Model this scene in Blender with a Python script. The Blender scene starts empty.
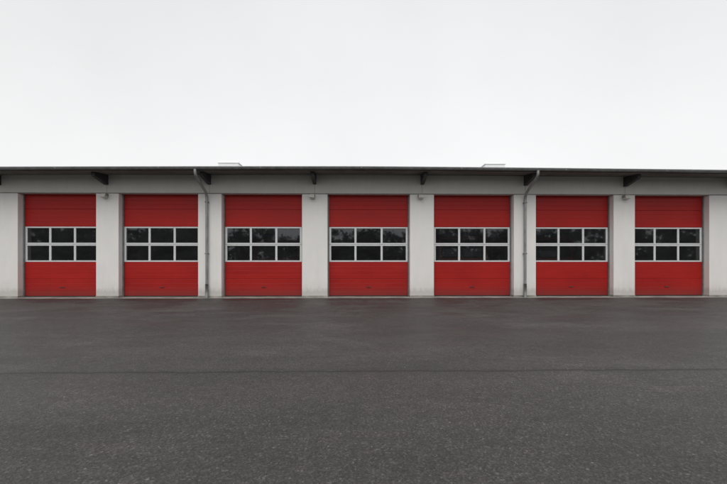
import bpy, bmesh, math, random
from mathutils import Vector, Matrix
random.seed(7)
scene = bpy.context.scene
scene.view_settings.view_transform = 'Standard'
scene.view_settings.look = 'None'
scene.view_settings.exposure = 0

# ------------------------------------------------------------------ helpers
def empty(name):
    e = bpy.data.objects.new(name, None)
    scene.collection.objects.link(e)
    return e

def obj_from(name, verts, faces, mat, parent=None, smooth=False):
    me = bpy.data.meshes.new(name)
    me.from_pydata(verts, [], faces)
    me.update()
    if mat: me.materials.append(mat)
    if smooth:
        for p in me.polygons: p.use_smooth = True
    o = bpy.data.objects.new(name, me)
    scene.collection.objects.link(o)
    if parent: o.parent = parent
    return o

BF = [(0,3,2,1),(4,5,6,7),(0,1,5,4),(1,2,6,5),(2,3,7,6),(3,0,4,7)]
def bverts(x0,x1,y0,y1,z0,z1):
    return [(x0,y0,z0),(x1,y0,z0),(x1,y1,z0),(x0,y1,z0),(x0,y0,z1),(x1,y0,z1),(x1,y1,z1),(x0,y1,z1)]
def boxes(name, lst, mat, parent=None, bevel=0):
    V=[];F=[]
    for b in lst:
        n=len(V); V+=bverts(*b); F+=[tuple(i+n for i in f) for f in BF]
    o=obj_from(name,V,F,mat,parent)
    if bevel:
        m=o.modifiers.new('bevel','BEVEL'); m.width=bevel; m.segments=2; m.limit_method='ANGLE'
    return o
def box(name,x0,x1,y0,y1,z0,z1,mat,parent=None,bevel=0):
    return boxes(name,[(x0,x1,y0,y1,z0,z1)],mat,parent,bevel)

def tube(name, pts, r, mat, parent=None, n=14):
    V=[];F=[]
    pts=[Vector(p) for p in pts]
    for i,p in enumerate(pts):
        a=pts[max(i-1,0)]; b=pts[min(i+1,len(pts)-1)]
        d=(b-a).normalized()
        s=Vector((1,0,0)) if abs(d.x)<0.9 else Vector((0,1,0))
        u=d.cross(s).normalized(); v=d.cross(u)
        for k in range(n):
            t=2*math.pi*k/n
            V.append(tuple(p+u*math.cos(t)*r+v*math.sin(t)*r))
    for i in range(len(pts)-1):
        for k in range(n):
            F.append((i*n+k,i*n+(k+1)%n,(i+1)*n+(k+1)%n,(i+1)*n+k))
    F.append(tuple(range(n))); F.append(tuple(range((len(pts)-1)*n,len(pts)*n))[::-1])
    return obj_from(name,V,F,mat,parent,True)

def loft_x(name, xs, profile, mat, parent=None, dz=lambda x:0, closed=True, smooth=False):
    V=[];F=[];n=len(profile)
    for x in xs:
        for (y,z) in profile: V.append((x,y,z+dz(x)))
    for i in range(len(xs)-1):
        for k in range(n if closed else n-1):
            F.append((i*n+k,i*n+(k+1)%n,(i+1)*n+(k+1)%n,(i+1)*n+k))
    if closed:
        F.append(tuple(range(n))[::-1]); F.append(tuple(range((len(xs)-1)*n,len(xs)*n)))
    return obj_from(name,V,F,mat,parent,smooth)

# ------------------------------------------------------------------ materials
class N:
    def __init__(s,name):
        s.m=bpy.data.materials.new(name); s.m.use_nodes=True
        s.t=s.m.node_tree; s.b=s.t.nodes['Principled BSDF']; s.o=s.t.nodes['Material Output']
    def n(s,typ,**kw):
        nd=s.t.nodes.new(typ)
        for k,v in kw.items(): setattr(nd,k,v)
        return nd
    def l(s,a,b): s.t.links.new(a,b)
    def coord(s,scale=(1,1,1),rot=0):
        tc=s.n('ShaderNodeNewGeometry'); mp=s.n('ShaderNodeMapping'); mp.inputs['Scale'].default_value=scale
        mp.inputs['Rotation'].default_value=(0,0,rot)
        s.l(tc.outputs['Position'],mp.inputs[0]); return mp.outputs[0]
    def noise(s,co,scale,detail=4,rough=.55,dist=0):
        x=s.n('ShaderNodeTexNoise'); x.inputs['Scale'].default_value=scale
        x.inputs['Detail'].default_value=detail; x.inputs['Roughness'].default_value=rough
        x.inputs['Distortion'].default_value=dist
        s.l(co,x.inputs['Vector']); return x.outputs[0]
    def ramp(s,fac,stops):
        r=s.n('ShaderNodeValToRGB'); e=r.color_ramp.elements
        while len(e)<len(stops): e.new(0.5)
        for i,(p,c) in enumerate(stops):
            e[i].position=p
            e[i].color=(c,c,c,1) if not isinstance(c,tuple) else (*c,1)
        s.l(fac,r.inputs[0]); return r.outputs[0]
    def mix(s,fac,a,b,blend='MIX'):
        m=s.n('ShaderNodeMix',data_type='RGBA',blend_type=blend)
        for sock,v in ((m.inputs[0],fac),(m.inputs[6],a),(m.inputs[7],b)):
            if isinstance(v,(int,float)): sock.default_value=v
            elif isinstance(v,tuple): sock.default_value=(*v,1)
            else: s.l(v,sock)
        return m.outputs[2]
    def math(s,op,a,b=0.0,c=None,clamp=False):
        m=s.n('ShaderNodeMath',operation=op); m.use_clamp=clamp
        for i,v in enumerate((a,b,c)):
            if v is None: continue
            if isinstance(v,(int,float)): m.inputs[i].default_value=v
            else: s.l(v,m.inputs[i])
        return m.outputs[0]
    def bump(s,h,strength,dist):
        b=s.n('ShaderNodeBump'); b.inputs['Strength'].default_value=strength; b.inputs['Distance'].default_value=dist
        s.l(h,b.inputs['Height']); s.l(b.outputs[0],s.b.inputs['Normal'])

def simple(name,col,rough=.5,metal=0,var=.15,scale=3,stretch=(1,1,1),bump=0):
    q=N(name); co=q.coord(stretch)
    f=q.noise(co,scale,5)
    c1=tuple(c*(1-var) for c in col); c2=tuple(min(1,c*(1+var)) for c in col)
    q.l(q.ramp(f,[(.3,c1),(.7,c2)]),q.b.inputs['Base Color'])
    q.b.inputs['Roughness'].default_value=rough; q.b.inputs['Metallic'].default_value=metal
    if bump: q.bump(q.noise(co,scale*20,3),.3,bump)
    return q.m

def asphalt():
    q=N('wet_asphalt'); co=q.coord()
    sep=q.n('ShaderNodeSeparateXYZ'); q.l(co,sep.inputs[0]); X,Y=sep.outputs[0],sep.outputs[1]
    big=q.noise(q.coord((.12,.35,1)),1.0,5,.6)
    med=q.noise(q.coord((.5,1.2,1)),1.3,6,.62)
    fine=q.noise(co,40,4,.75)
    blot=q.noise(q.coord((1,1.6,1)),5,5,.7)
    vor=q.n('ShaderNodeTexVoronoi'); vor.inputs['Scale'].default_value=65; q.l(co,vor.inputs['Vector'])
    stone=q.ramp(vor.outputs['Color'],[(.0,.5),(.55,.86),(.8,1.25),(.93,2.0),(1.0,3.6)])
    base=q.ramp(med,[(.25,(.037,.0345,.0335)),(.75,(.056,.052,.0505))])
    c=q.mix(1.0,base,stone,'MULTIPLY')
    c=q.mix(1.0,c,q.ramp(fine,[(.3,.56),(.7,1.48)]),'MULTIPLY')
    c=q.mix(1.0,c,q.ramp(blot,[(.3,.82),(.7,1.2)]),'MULTIPLY')
    c=q.mix(1.0,c,q.ramp(big,[(.3,.77),(.7,1.23)]),'MULTIPLY')
    # seam between two paving lanes (bitumen line, wandering and broken)
    wob=q.noise(q.coord((.6,0,0)),1.5,6,.7)
    yy=q.math('ADD',Y,q.math('MULTIPLY',wob,.28))
    d=q.math('ABSOLUTE',q.math('ADD',yy,10.55))
    brk=q.noise(q.coord((2.5,2.5,1)),2.0,5,.7)
    seam=q.math('MULTIPLY',q.math('LESS_THAN',q.math('ADD',d,q.math('MULTIPLY',brk,-.06)),.004),.75)
    c=q.mix(seam,c,(.012,.011,.011))
    halo=q.math('SUBTRACT',1.0,q.math('MULTIPLY',d,4.0),None,True)
    c=q.mix(q.math('MULTIPLY',halo,.22),c,(.018,.017,.017))
    # damp / drying areas with ragged borders
    near=q.math('MULTIPLY_ADD',Y,.1,1.0,True)
    pt=q.noise(q.coord((.30,.62,1),.25),1.0,8,.62,.8)
    dry=q.ramp(q.math('MULTIPLY',pt,q.math('MULTIPLY_ADD',near,.28,.80)),[(.47,0.0),(.56,1.0)])
    c=q.mix(q.math('MULTIPLY',dry,.5),c,q.mix(1.0,c,(1.9,1.84,1.78),'MULTIPLY'))
    # thin run-off streaks coming away from the wall
    rs=q.noise(q.coord((1.5,.22,1),.5),1.4,7,.7,.5)
    run=q.math('MULTIPLY',q.ramp(rs,[(.52,0.0),(.60,1.0)]),q.math('MULTIPLY_ADD',Y,.22,1.0,True))
    c=q.mix(q.math('MULTIPLY',run,.4),c,(.022,.020,.020))
    fr=q.noise(q.coord((1.1,.25,1)),1.6,6,.65)
    foot=q.ramp(q.math('ADD',Y,q.math('MULTIPLY_ADD',fr,3.4,-.4)),[(.0,0.0),(.5,1.0)])
    c=q.mix(q.math('MULTIPLY',foot,.4),c,(.024,.022,.022))
    q.l(c,q.b.inputs['Base Color'])
    wet=q.noise(q.coord((.22,.6,1)),1.1,7,.6)
    r=q.ramp(wet,[(.36,.44),(.52,.56),(.7,.66)])
    r=q.mix(q.math('MULTIPLY',dry,.8),r,(.76,.76,.76))
    r=q.mix(q.math('MULTIPLY',run,.6),r,(.38,.38,.38))
    r=q.mix(q.math('MULTIPLY',foot,.4),r,(.42,.42,.42))
    q.l(r,q.b.inputs['Roughness'])
    q.b.inputs['Specular IOR Level'].default_value=.38
    h=q.math('ADD',vor.outputs['Distance'],q.math('MULTIPLY',fine,.9))
    q.bump(h,.7,.010)
    return q.m

def plaster(name,col,dirt=True):
    q=N(name); co=q.coord()
    sep=q.n('ShaderNodeSeparateXYZ'); q.l(co,sep.inputs[0]); Z=sep.outputs[2]
    a=q.noise(q.coord((1.2,1.2,.5)),1.4,6,.6)
    c=q.mix(q.ramp(a,[(.3,0.0),(.75,1.0)]),tuple(k*.94 for k in col),tuple(min(1,k*1.03) for k in col))
    st=q.noise(q.coord((9,9,.25)),1.5,5,.65)
    c=q.mix(q.ramp(st,[(.52,0.0),(.9,.3)]),c,tuple(k*.75 for k in col))
    if dirt:
        sp=q.noise(q.coord((3,3,1)),2.5,6,.7)
        zz=q.math('ADD',Z,q.math('MULTIPLY',sp,-.5))
        c=q.mix(q.ramp(zz,[(0.0,.5),(.2,.12),(.6,0.0)]),c,(.30,.27,.24))
    q.l(c,q.b.inputs['Base Color']); q.b.inputs['Roughness'].default_value=.85
    q.bump(q.noise(co,60,4,.7),.25,.004)
    return q.m

def red_paint():
    q=N('red_door_paint'); co=q.coord()
    sep=q.n('ShaderNodeSeparateXYZ'); q.l(co,sep.inputs[0]); Z=sep.outputs[2]
    a=q.noise(q.coord((.5,1,1.2)),1.2,5,.6)
    c=q.mix(q.ramp(a,[(.3,0.0),(.7,1.0)]),(.34,.0085,.0065),(.42,.0125,.009))
    st=q.noise(q.coord((12,12,.35)),1.2,5,.6)
    c=q.mix(q.ramp(st,[(.5,0.0),(.85,.35)]),c,(.22,.018,.016))
    sp=q.noise(q.coord((4,4,2)),2.5,6,.7)
    zz=q.math('ADD',Z,q.math('MULTIPLY',sp,-.35))
    c=q.mix(q.ramp(zz,[(0.0,.45),(.25,.12),(.6,0.0)]),c,(.10,.04,.035))
    q.l(c,q.b.inputs['Base Color'])
    q.l(q.ramp(a,[(.3,.42),(.7,.55)]),q.b.inputs['Roughness'])
    q.b.inputs['Specular IOR Level'].default_value=.3
    q.bump(q.noise(co,35,3,.6),.12,.002)
    return q.m

def glass():
    q=N('window_glass')
    tr=q.n('ShaderNodeBsdfTransparent'); tr.inputs[0].default_value=(.42,.46,.47,1)
    gl=q.n('ShaderNodeBsdfGlossy'); gl.inputs['Roughness'].default_value=.03; gl.inputs[0].default_value=(.9,.95,1,1)
    fr=q.n('ShaderNodeFresnel'); fr.inputs[0].default_value=1.5
    nz=q.noise(q.coord(),.9,2)
    b=q.n('ShaderNodeBump'); b.inputs['Strength'].default_value=.05; b.inputs['Distance'].default_value=.01
    q.l(nz,b.inputs['Height']); q.l(b.outputs[0],gl.inputs['Normal'])
    f=q.math('MULTIPLY',fr.outputs[0],1.9)
    mx=q.n('ShaderNodeMixShader'); q.l(f,mx.inputs[0]); q.l(tr.outputs[0],mx.inputs[1]); q.l(gl.outputs[0],mx.inputs[2])
    # thin, uneven grey diffuse layer so that the panes are not pure black
    df=q.n('ShaderNodeBsdfDiffuse'); df.inputs[0].default_value=(.35,.36,.38,1)
    dn=q.noise(q.coord((1,1,2)),1.3,5,.6)
    m2=q.n('ShaderNodeMixShader'); q.l(q.math('MULTIPLY',dn,.075),m2.inputs[0])
    q.l(mx.outputs[0],m2.inputs[1]); q.l(df.outputs[0],m2.inputs[2])
    q.l(m2.outputs[0],q.o.inputs[0])
    return q.m

M_asph=asphalt()
M_pil=plaster('white_plaster',(.84,.825,.80))
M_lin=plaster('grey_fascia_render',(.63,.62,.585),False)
M_red=red_paint()
M_glass=glass()
M_alu=simple('white_aluminium',(.68,.69,.70),.4,0,.06)
M_zinc=simple('zinc_gutter',(.20,.21,.21),.5,.3,.25,4)
M_pipe=simple('zinc_downpipe',(.30,.31,.31),.45,.4,.25,3,(2,2,.8))
M_dark=simple('dark_steel',(.045,.047,.05),.6,0,.2)
M_soff=simple('soffit_boards',(.15,.145,.13),.8,0,.25,2)
M_roof=simple('roof_sheet',(.42,.43,.42),.6,.0,.15)
M_rub=simple('black_rubber',(.02,.02,.02),.7)
M_conc=simple('concrete_apron',(.28,.27,.245),.7,0,.45,1.5,(1,2,1),.003)
M_int=simple('interior_wall',(.22,.22,.21),.9,0,.1)
M_intf=simple('interior_floor',(.12,.12,.12),.5,0,.15)
M_lamp=simple('lamp_housing',(.30,.26,.2),.5)
M_lens=simple('lamp_lens',(.6,.6,.55),.2)
M_vent=simple('roof_dome_plastic',(.84,.85,.86),.4,0,.04)
M_fred=simple('engine_red',(.48,.02,.018),.3,0,.05)
M_fwh=simple('engine_white',(.8,.8,.8),.3,0,.05)
M_chr=simple('chrome',(.7,.7,.7),.25,.6,.05)
M_blue=simple('blue_lens',(.02,.05,.4),.2)
M_scr=simple('windscreen',(.02,.025,.03),.08,0,.1)
M_grass=simple('grass',(.05,.065,.025),.9,0,.35,.8)
M_leaf=simple('leaves',(.04,.045,.032),.85,0,.6,.4)
M_bark=simple('bark',(.06,.05,.04),.9)

# ------------------------------------------------------------------ ground
obj_from('ground',[(-1500,-1500,-.012),(1500,-1500,-.012),(1500,1500,-.012),(-1500,1500,-.012)],[(0,1,2,3)],M_grass)
obj_from('asphalt_yard',[(-60,-45,0),(60,-45,0),(60,22,0),(-60,22,0)],[(0,1,2,3)],M_asph)

# ------------------------------------------------------------------ building
B=empty('fire_station')
doors=[(-14.72,-11.43),(-10.475,-7.104),(-6.103,-2.653),(-1.557,2.014),(3.059,6.55),(7.522,10.95),(11.896,15.21)]
XL,XR=-19.0,19.5
ZT=4.48
ZW=5.27
edges=[XL]+[e for d in doors for e in d]+[XR]
pil=[(edges[i],edges[i+1]) for i in range(0,len(edges),2)]
for k,(a,b) in enumerate(pil):
    box('pillar_%d'%(k+1),a,b,0,.52,.02,ZT,M_pil,B,.012)
    box('pillar_plinth_%d'%(k+1),a-.012,b+.012,-.014,.51,0,.09,M_conc,B,.006)
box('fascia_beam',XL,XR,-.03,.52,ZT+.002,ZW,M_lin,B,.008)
boxes('fascia_joints',[((a+b)/2-.006,(a+b)/2+.006,-.034,-.029,ZT+.03,ZW-.005) for a,b in pil[1:-1]],M_zinc,B)
box('fascia_drip_rail',XL,XR,-.040,-.029,ZT-.004,ZT+.018,M_zinc,B)
box('side_wall_1',XL,XL+.3,.525,14,0,5.3,M_pil,B)
box('side_wall_2',XR-.3,XR,.525,14,0,5.3,M_pil,B)
box('back_wall',XL,XR,14.002,14.3,0,6.2,M_int,B)
box('interior_floor',XL+.31,XR-.31,.45,13.99,.003,.03,M_intf,B)
boxes('apron',[(a+.013,b-.013,-.0,.46,.002,.022) for a,b in doors],M_conc,B,.004)
boxes('drain_channel',[(XL,XR,-.26,-.02,.001,.006)],M_conc,B)

dzf=lambda x:-0.085*(abs(x)/15.0)**1.3
xs=[XL-.3+i*(XR-XL+.6)/40 for i in range(41)]
sl=math.tan(math.radians(4.5))
ye=-1.15
zr=lambda y:5.36+(y-ye)*sl
loft_x('roof',xs,[(ye-.05,zr(ye)-.012),(ye-.05,zr(ye)+.022),(14.6,zr(14.6)+.022),(14.6,zr(14.6)-.035)],M_roof,B,dzf)
loft_x('soffit',xs,[(ye+.04,zr(ye)-.13),(ye+.04,zr(ye)-.04),(.6,zr(.6)-.04),(.6,zr(.6)-.13)],M_soff,B,dzf)
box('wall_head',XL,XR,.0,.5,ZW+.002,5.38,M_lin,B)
gp=[];R=.075
for i in range(13):
    t=math.pi*i/12
    gp.append((ye-.09-R*math.cos(t),5.325-R*math.sin(t)*1.15))
for i in range(13):
    t=math.pi*(12-i)/12
    gp.append((ye-.09-(R-.008)*math.cos(t),5.325-(R-.008)*math.sin(t)*1.15))
loft_x('gutter',xs,gp,M_zinc,B,dzf,True,False)
tb=[(x,ye-.09-R,5.33+dzf(x)) for x in xs]
tube('gutter_bead',tb,.013,M_pipe,B,8)
bk=[]
x=XL
while x<XR:
    z=5.33+dzf(x); bk.append((x-.012,x+.012,ye-.09-R-.004,ye-.06,z+.0,z+.012)); x+=.8
boxes('gutter_brackets',bk,M_dark,B)
boxes('gutter_joints',[(x-.03,x+.03,ye-.09-R-.004,ye-.09-R+.03,5.27+dzf(x),5.32+dzf(x)) for x in (-16,-12.1,-8.1,-4.1,-.1,3.9,8.1,12.2,16.2)],M_zinc,B)
V=[];F=[]
for k,(a,b) in enumerate(pil):
    c=(a+b)/2
    if k==0: c=-15.45
    if k==7: c=16.05
    w=.07;n=len(V)
    zt=zr(-.03)-.14+dzf(c); ze=zr(-.85)-.14+dzf(c)
    P=[(-.032,zt),(-.032,zt-.42),(-.12,zt-.42),(-.86,ze-.16),(-.86,ze)]
    for s in (-w,w):
        for (y,z) in P: V.append((c+s,y,z))
    m=len(P)
    F.append(tuple(range(n,n+m))); F.append(tuple(range(n+m,n+2*m))[::-1])
    for i in range(m): F.append((n+i,n+m+i,n+m+(i+1)%m,n+(i+1)%m))
obj_from('roof_brackets',V,F,M_dark,B)

for k,x in enumerate((-6.69,7.0)):
    P=[(x,ye-.09,5.23),(x,ye-.09,5.10),(x,ye-.05,5.02),(x,ye+.05,4.94),(x,-.30,4.55),(x,-.17,4.45),(x,-.105,4.32),(x,-.10,4.15),(x,-.10,.05)]
    for _ in range(2):
        Q=[P[0]]
        for i in range(len(P)-1):
            a=Vector(P[i]);b=Vector(P[i+1]); Q.append(tuple(a*.75+b*.25)); Q.append(tuple(a*.25+b*.75))
        Q.append(P[-1]); P=Q
    tube('downpipe_%d'%(k+1),P,.056,M_pipe,B)
    boxes('downpipe_clamps_%d'%(k+1),[(x-.068,x+.068,-.165,-.0,z-.02,z+.02) for z in (1.9,4.1)],M_zinc,B,.005)
    tube('downpipe_boot_%d'%(k+1),[(x,-.10,.0),(x,-.10,.6)],.066,M_zinc,B)

for k,c in enumerate([(-11.0),(-2.2),(2.46),(11.42)]):
    box('lamp_body_%d'%k,c-.11,c+.11,-.20,-.002,4.33,4.45,M_lamp,B,.02)
    obj_from('lamp_glass_%d'%k,[(c-.1,-.26,4.30),(c+.1,-.26,4.30),(c+.1,-.05,4.25),(c-.1,-.05,4.25),(c-.1,-.203,4.43),(c+.1,-.203,4.43),(c+.1,-.05,4.328),(c-.1,-.05,4.328)],BF,M_lens,B)

# ------------------------------------------------------------------ sectional doors
YD=.30
def door(k,a,b):
    a+=.02;b-=.02
    boxes('door_guide_%d'%k,[(a-.018,a+.03,YD-.05,YD+.12,.024,ZT-.002),(b-.03,b+.018,YD-.05,YD+.12,.024,ZT-.002)],M_zinc,B,.004)
    x0,x1=a+.035,b-.035
    def panel(name,z0,z1):
        P=[];z=z0+.004;n=4;hh=(z1-z0-.008)/n
        j=random.uniform(-.003,.003)
        P.append((YD+.05,z))
        for i in range(n):
            s=z+i*hh;e=s+hh
            P+=[(YD+.0035+j,s),(YD+j,s+.010),(YD+j,e-.010),(YD+.0035+j,e)]
        P.append((YD+.05,z1-.004))
        return loft_x(name,[x0,x1],P,M_red,B)
    secs=[(.06,.80),(.80,1.54),(3.08,3.84),(3.84,4.60)]
    for i,(z0,z1) in enumerate(secs): panel('door_%d_panel_%d'%(k,i),z0,z1)
    box('door_%d_backing'%k,x0,x1,YD+.035,YD+.06,.07,1.53,M_rub,B)
    box('door_%d_backing_top'%k,x0,x1,YD+.035,YD+.06,3.09,4.59,M_rub,B)
    box('door_%d_seal'%k,x0,x1,YD+.003,YD+.05,.024,.064,M_rub,B,.005)
    zs=[(1.545,2.305),(2.315,3.075)]
    bars=[]
    fw=.06
    for z0,z1 in zs:
        bars.append((x0,x1,YD-.004,YD+.045,z0,z0+fw)); bars.append((x0,x1,YD-.004,YD+.045,z1-fw,z1))
        w=(x1-x0)
        for j in range(4):
            c=x0+w*j/3
            l=c-.045; r=c+.045
            if j==0: l,r=x0,x0+.085
            if j==3: l,r=x1-.085,x1
            bars.append((l,r,YD-.001,YD+.043,z0+fw,z1-fw))
    boxes('door_%d_window_frame'%k,bars,M_alu,B,.006)
    gk=[]
    for z0,z1 in zs:
        for j in range(3):
            l=x0+(x1-x0)*j/3+.04; r=x0+(x1-x0)*(j+1)/3-.04
            for bx in ((l,r,z0+fw-.002,z0+fw+.012),(l,r,z1-fw-.012,z1-fw+.002)): gk.append((bx[0],bx[1],YD+.006,YD+.03,bx[2],bx[3]))
    boxes('door_%d_gaskets'%k,gk,M_rub,B)
    # one pane per opening, each very slightly out of true
    V=[];F=[]
    for z0,z1 in zs:
        for j in range(3):
            l=x0+(x1-x0)*j/3+.03; r=x0+(x1-x0)*(j+1)/3-.03
            tx,tz=random.uniform(-.003,.003),random.uniform(-.003,.003)
            n=len(V)
            V+=[(l,YD+.022-tx-tz,z0+.03),(r,YD+.022+tx-tz,z0+.03),(r,YD+.022+tx+tz,z1-.03),(l,YD+.022-tx+tz,z1-.03)]; F.append((n,n+1,n+2,n+3))
    obj_from('door_%d_glass'%k,V,F,M_glass,B)
    box('door_%d_handle'%k,(a+b)/2-.09,(a+b)/2+.09,YD-.03,YD-.001,.42,.45,M_dark,B,.006)
for k,(a,b) in enumerate(doors): door(k+1,a,b)

def dome(k,x,y,w,h):
    z=zr(y)-.1
    box('roof_curb_%d'%k,x-w,x+w,y-.5,y+.5,z,z+h-.16,M_vent,B,.01)
    V=[];F=[]
    for i,(s,t) in enumerate(((1.06,0),(1.04,.05),(.85,.12),(.5,.16))):
        V+=[(x-w*s,y-.5*s,z+h-.16+t),(x+w*s,y-.5*s,z+h-.16+t),(x+w*s,y+.5*s,z+h-.16+t),(x-w*s,y+.5*s,z+h-.16+t)]
    for i in range(3):
        for j in range(4): F.append((i*4+j,i*4+(j+1)%4,(i+1)*4+(j+1)%4,(i+1)*4+j))
    F.append((12,13,14,15))
    obj_from('roof_dome_%d'%k,V,F,M_vent,B)
dome(1,-6.75,3.2,.5,1.06); dome(2,6.75,3.2,.5,1.06)

# ------------------------------------------------------------------ fire engines inside
def engine(x,y):
    E=empty('fire_engine'); E.location=(x,y,.03)
    def pr(name,prof,w,mat):
        V=[];F=[];m=len(prof)
        for s in (-w,w):
            for (yy,z) in prof: V.append((s,yy,z))
        F.append(tuple(range(m)));F.append(tuple(range(m,2*m))[::-1])
        for i in range(m): F.append((i,m+i,m+(i+1)%m,(i+1)%m))
        o=obj_from(name,V,F,mat,E); b=o.modifiers.new('b','BEVEL');b.width=.04;b.segments=2;b.limit_method='ANGLE'; return o
    pr('cab',[(0,.55),(0,1.45),(.22,2.75),(2.3,2.8),(2.3,.55)],1.2,M_fred)
    pr('windscreen',[(-.012,1.72),(.18,2.62),(.25,2.62),(.06,1.72)],1.05,M_scr)
    pr('body',[(2.38,.6),(2.38,3.0),(7.0,3.0),(7.0,.6)],1.22,M_fred)
    box('stripe',-1.18,1.18,-.03,-.003,1.30,1.52,M_fwh,E)
    box('bumper',-1.22,1.22,-.18,.3,.42,.78,M_fwh,E,.05)
    box('grille',-.55,.55,-.025,-.002,.82,.97,M_dark,E)
    boxes('headlights',[(-1.08,-.72,-.2,-.17,.52,.68),(.72,1.08,-.2,-.17,.52,.68)],M_chr,E,.01)
    box('light_bar',-.85,.85,.5,.85,2.8,2.98,M_blue,E,.04)
    boxes('mirrors',[(-1.5,-1.32,-.1,0,1.7,2.3),(1.32,1.5,-.1,0,1.7,2.3),(-1.34,-1.15,-.05,-.02,2.2,2.24),(1.15,1.34,-.05,-.02,2.2,2.24)],M_dark,E,.01)
    boxes('side_windows',[(-1.215,-1.203,.4,1.2,1.6,2.45),(1.203,1.215,.4,1.2,1.6,2.45)],M_scr,E)
    boxes('lockers',[(s*1.23-.01,s*1.23+.01,2.5+i*1.5,3.85+i*1.5,.9,2.7) for s in (-1,1) for i in range(3)],M_chr,E)
    for i,yy in enumerate((1.1,5.4)):
        for s in (-1,1):
            tube('wheel_%d_%d'%(i,s),[(s*.92,yy,.5),(s*1.23,yy,.5)],.5,M_rub,E,24)
            tube('hub_%d_%d'%(i,s),[(s*1.2,yy,.5),(s*1.25,yy,.5)],.26,M_chr,E,16)
    return E
for x,y in ((-4.4,3.0),(4.9,1.9),(9.3,2.2)): engine(x,y)

# ------------------------------------------------------------------ distant trees around the yard
V=[];F=[];V2=[];F2=[]
NT=330
for i in range(NT):
    ang=2*math.pi*(i+random.uniform(-.4,.4))/NT; rr=random.uniform(72,92)
    cx,cy=rr*math.cos(ang),rr*math.sin(ang)-5
    H=random.uniform(8.5,12.5); W=random.uniform(2.6,4.2)
    n=len(V2)
    for (z,r) in ((0,.28),(H*.5,.17),(H*.85,.05)):
        for k in range(5):
            t=k*2*math.pi/5; V2.append((cx+r*math.cos(t),cy+r*math.sin(t),z))
    for l in range(2):
        for k in range(5): F2.append((n+l*5+k,n+l*5+(k+1)%5,n+(l+1)*5+(k+1)%5,n+(l+1)*5+k))
    cl=[(random.gauss(0,W*.45),random.gauss(0,W*.45),random.uniform(.05,.88)*H,random.uniform(.7,1.4)) for _ in range(20)]
    for (dx,dy,z,r) in cl:
        for _ in range(24):
            p=Vector((cx+dx+random.gauss(0,r*.6),cy+dy+random.gauss(0,r*.6),max(.2,z+random.gauss(0,r*.5))))
            u=Vector((random.gauss(0,1),random.gauss(0,1),random.gauss(0,1))).normalized()
            v=u.cross(Vector((random.gauss(0,1),random.gauss(0,1),random.gauss(0,1)))).normalized()
            s=random.uniform(.3,.55);n=len(V)
            V+=[tuple(p-u*s),tuple(p+v*s*.8),tuple(p+u*s),tuple(p-v*s*.8)]; F.append((n,n+1,n+2,n+3))
T=empty('distant_trees')
obj_from('foliage',V,F,M_leaf,T); obj_from('trunks',V2,F2,M_bark,T)

# ------------------------------------------------------------------ sky + sun (overcast)
el,az=48,192
w=bpy.data.worlds.new('World'); scene.world=w; w.use_nodes=True
t=w.node_tree; bg=t.nodes['Background']
sky=t.nodes.new('ShaderNodeTexSky'); sky.sky_type='NISHITA'; sky.sun_disc=False
sky.sun_elevation=math.radians(el); sky.sun_rotation=math.radians(az); sky.air_density=1; sky.dust_density=5
tc=t.nodes.new('ShaderNodeTexCoord'); sp=t.nodes.new('ShaderNodeSeparateXYZ')
t.links.new(tc.outputs['Generated'],sp.inputs[0])
rp=t.nodes.new('ShaderNodeValToRGB'); e=rp.color_ramp.elements
st=[(0,(9.9,9.9,9.9)),(.25,(9.4,9.4,9.42)),(.42,(8.8,8.8,8.84)),(.60,(8.4,8.4,8.47)),(.78,(12,12,12)),(1,(16,16,16))]
while len(e)<len(st): e.new(.5)
for i,(p,c) in enumerate(st): e[i].position=p; e[i].color=(*c,1)
t.links.new(sp.outputs[2],rp.inputs[0])
nz=t.nodes.new('ShaderNodeTexNoise'); nz.inputs['Scale'].default_value=1.3; nz.inputs['Detail'].default_value=5
t.links.new(tc.outputs['Generated'],nz.inputs['Vector'])
mr=t.nodes.new('ShaderNodeMapRange'); mr.inputs['From Min'].default_value=.3; mr.inputs['From Max'].default_value=.7
mr.inputs['To Min'].default_value=.94; mr.inputs['To Max'].default_value=1.07
t.links.new(nz.outputs[0],mr.inputs[0])
vm=t.nodes.new('ShaderNodeVectorMath'); vm.operation='SCALE'
t.links.new(rp.outputs[0],vm.inputs[0]); t.links.new(mr.outputs[0],vm.inputs['Scale'])
mx=t.nodes.new('ShaderNodeMix'); mx.data_type='RGBA'; mx.inputs[0].default_value=.95
t.links.new(sky.outputs[0],mx.inputs[6]); t.links.new(vm.outputs[0],mx.inputs[7])
t.links.new(mx.outputs[2],bg.inputs[0]); bg.inputs[1].default_value=.1

L=bpy.data.lights.new('sun','SUN'); L.energy=1.05; L.angle=math.radians(35); L.color=(1,.975,.94)
s=bpy.data.objects.new('sun',L); scene.collection.objects.link(s)
a=math.radians(az); ev=math.radians(el)
d=Vector((math.sin(a)*math.cos(ev),math.cos(a)*math.cos(ev),math.sin(ev)))
s.rotation_euler=d.to_track_quat('Z','Y').to_euler(); s.location=d*50

# ------------------------------------------------------------------ camera
cam=bpy.data.cameras.new('camera'); c=bpy.data.objects.new('camera',cam); scene.collection.objects.link(c)
c.location=(-.28,-16,1.586); c.rotation_euler=(math.radians(90),0,math.radians(-1))
cam.sensor_width=36; cam.lens=18.32; cam.shift_y=.026; cam.clip_end=4000; cam.clip_start=.05
scene.camera=c
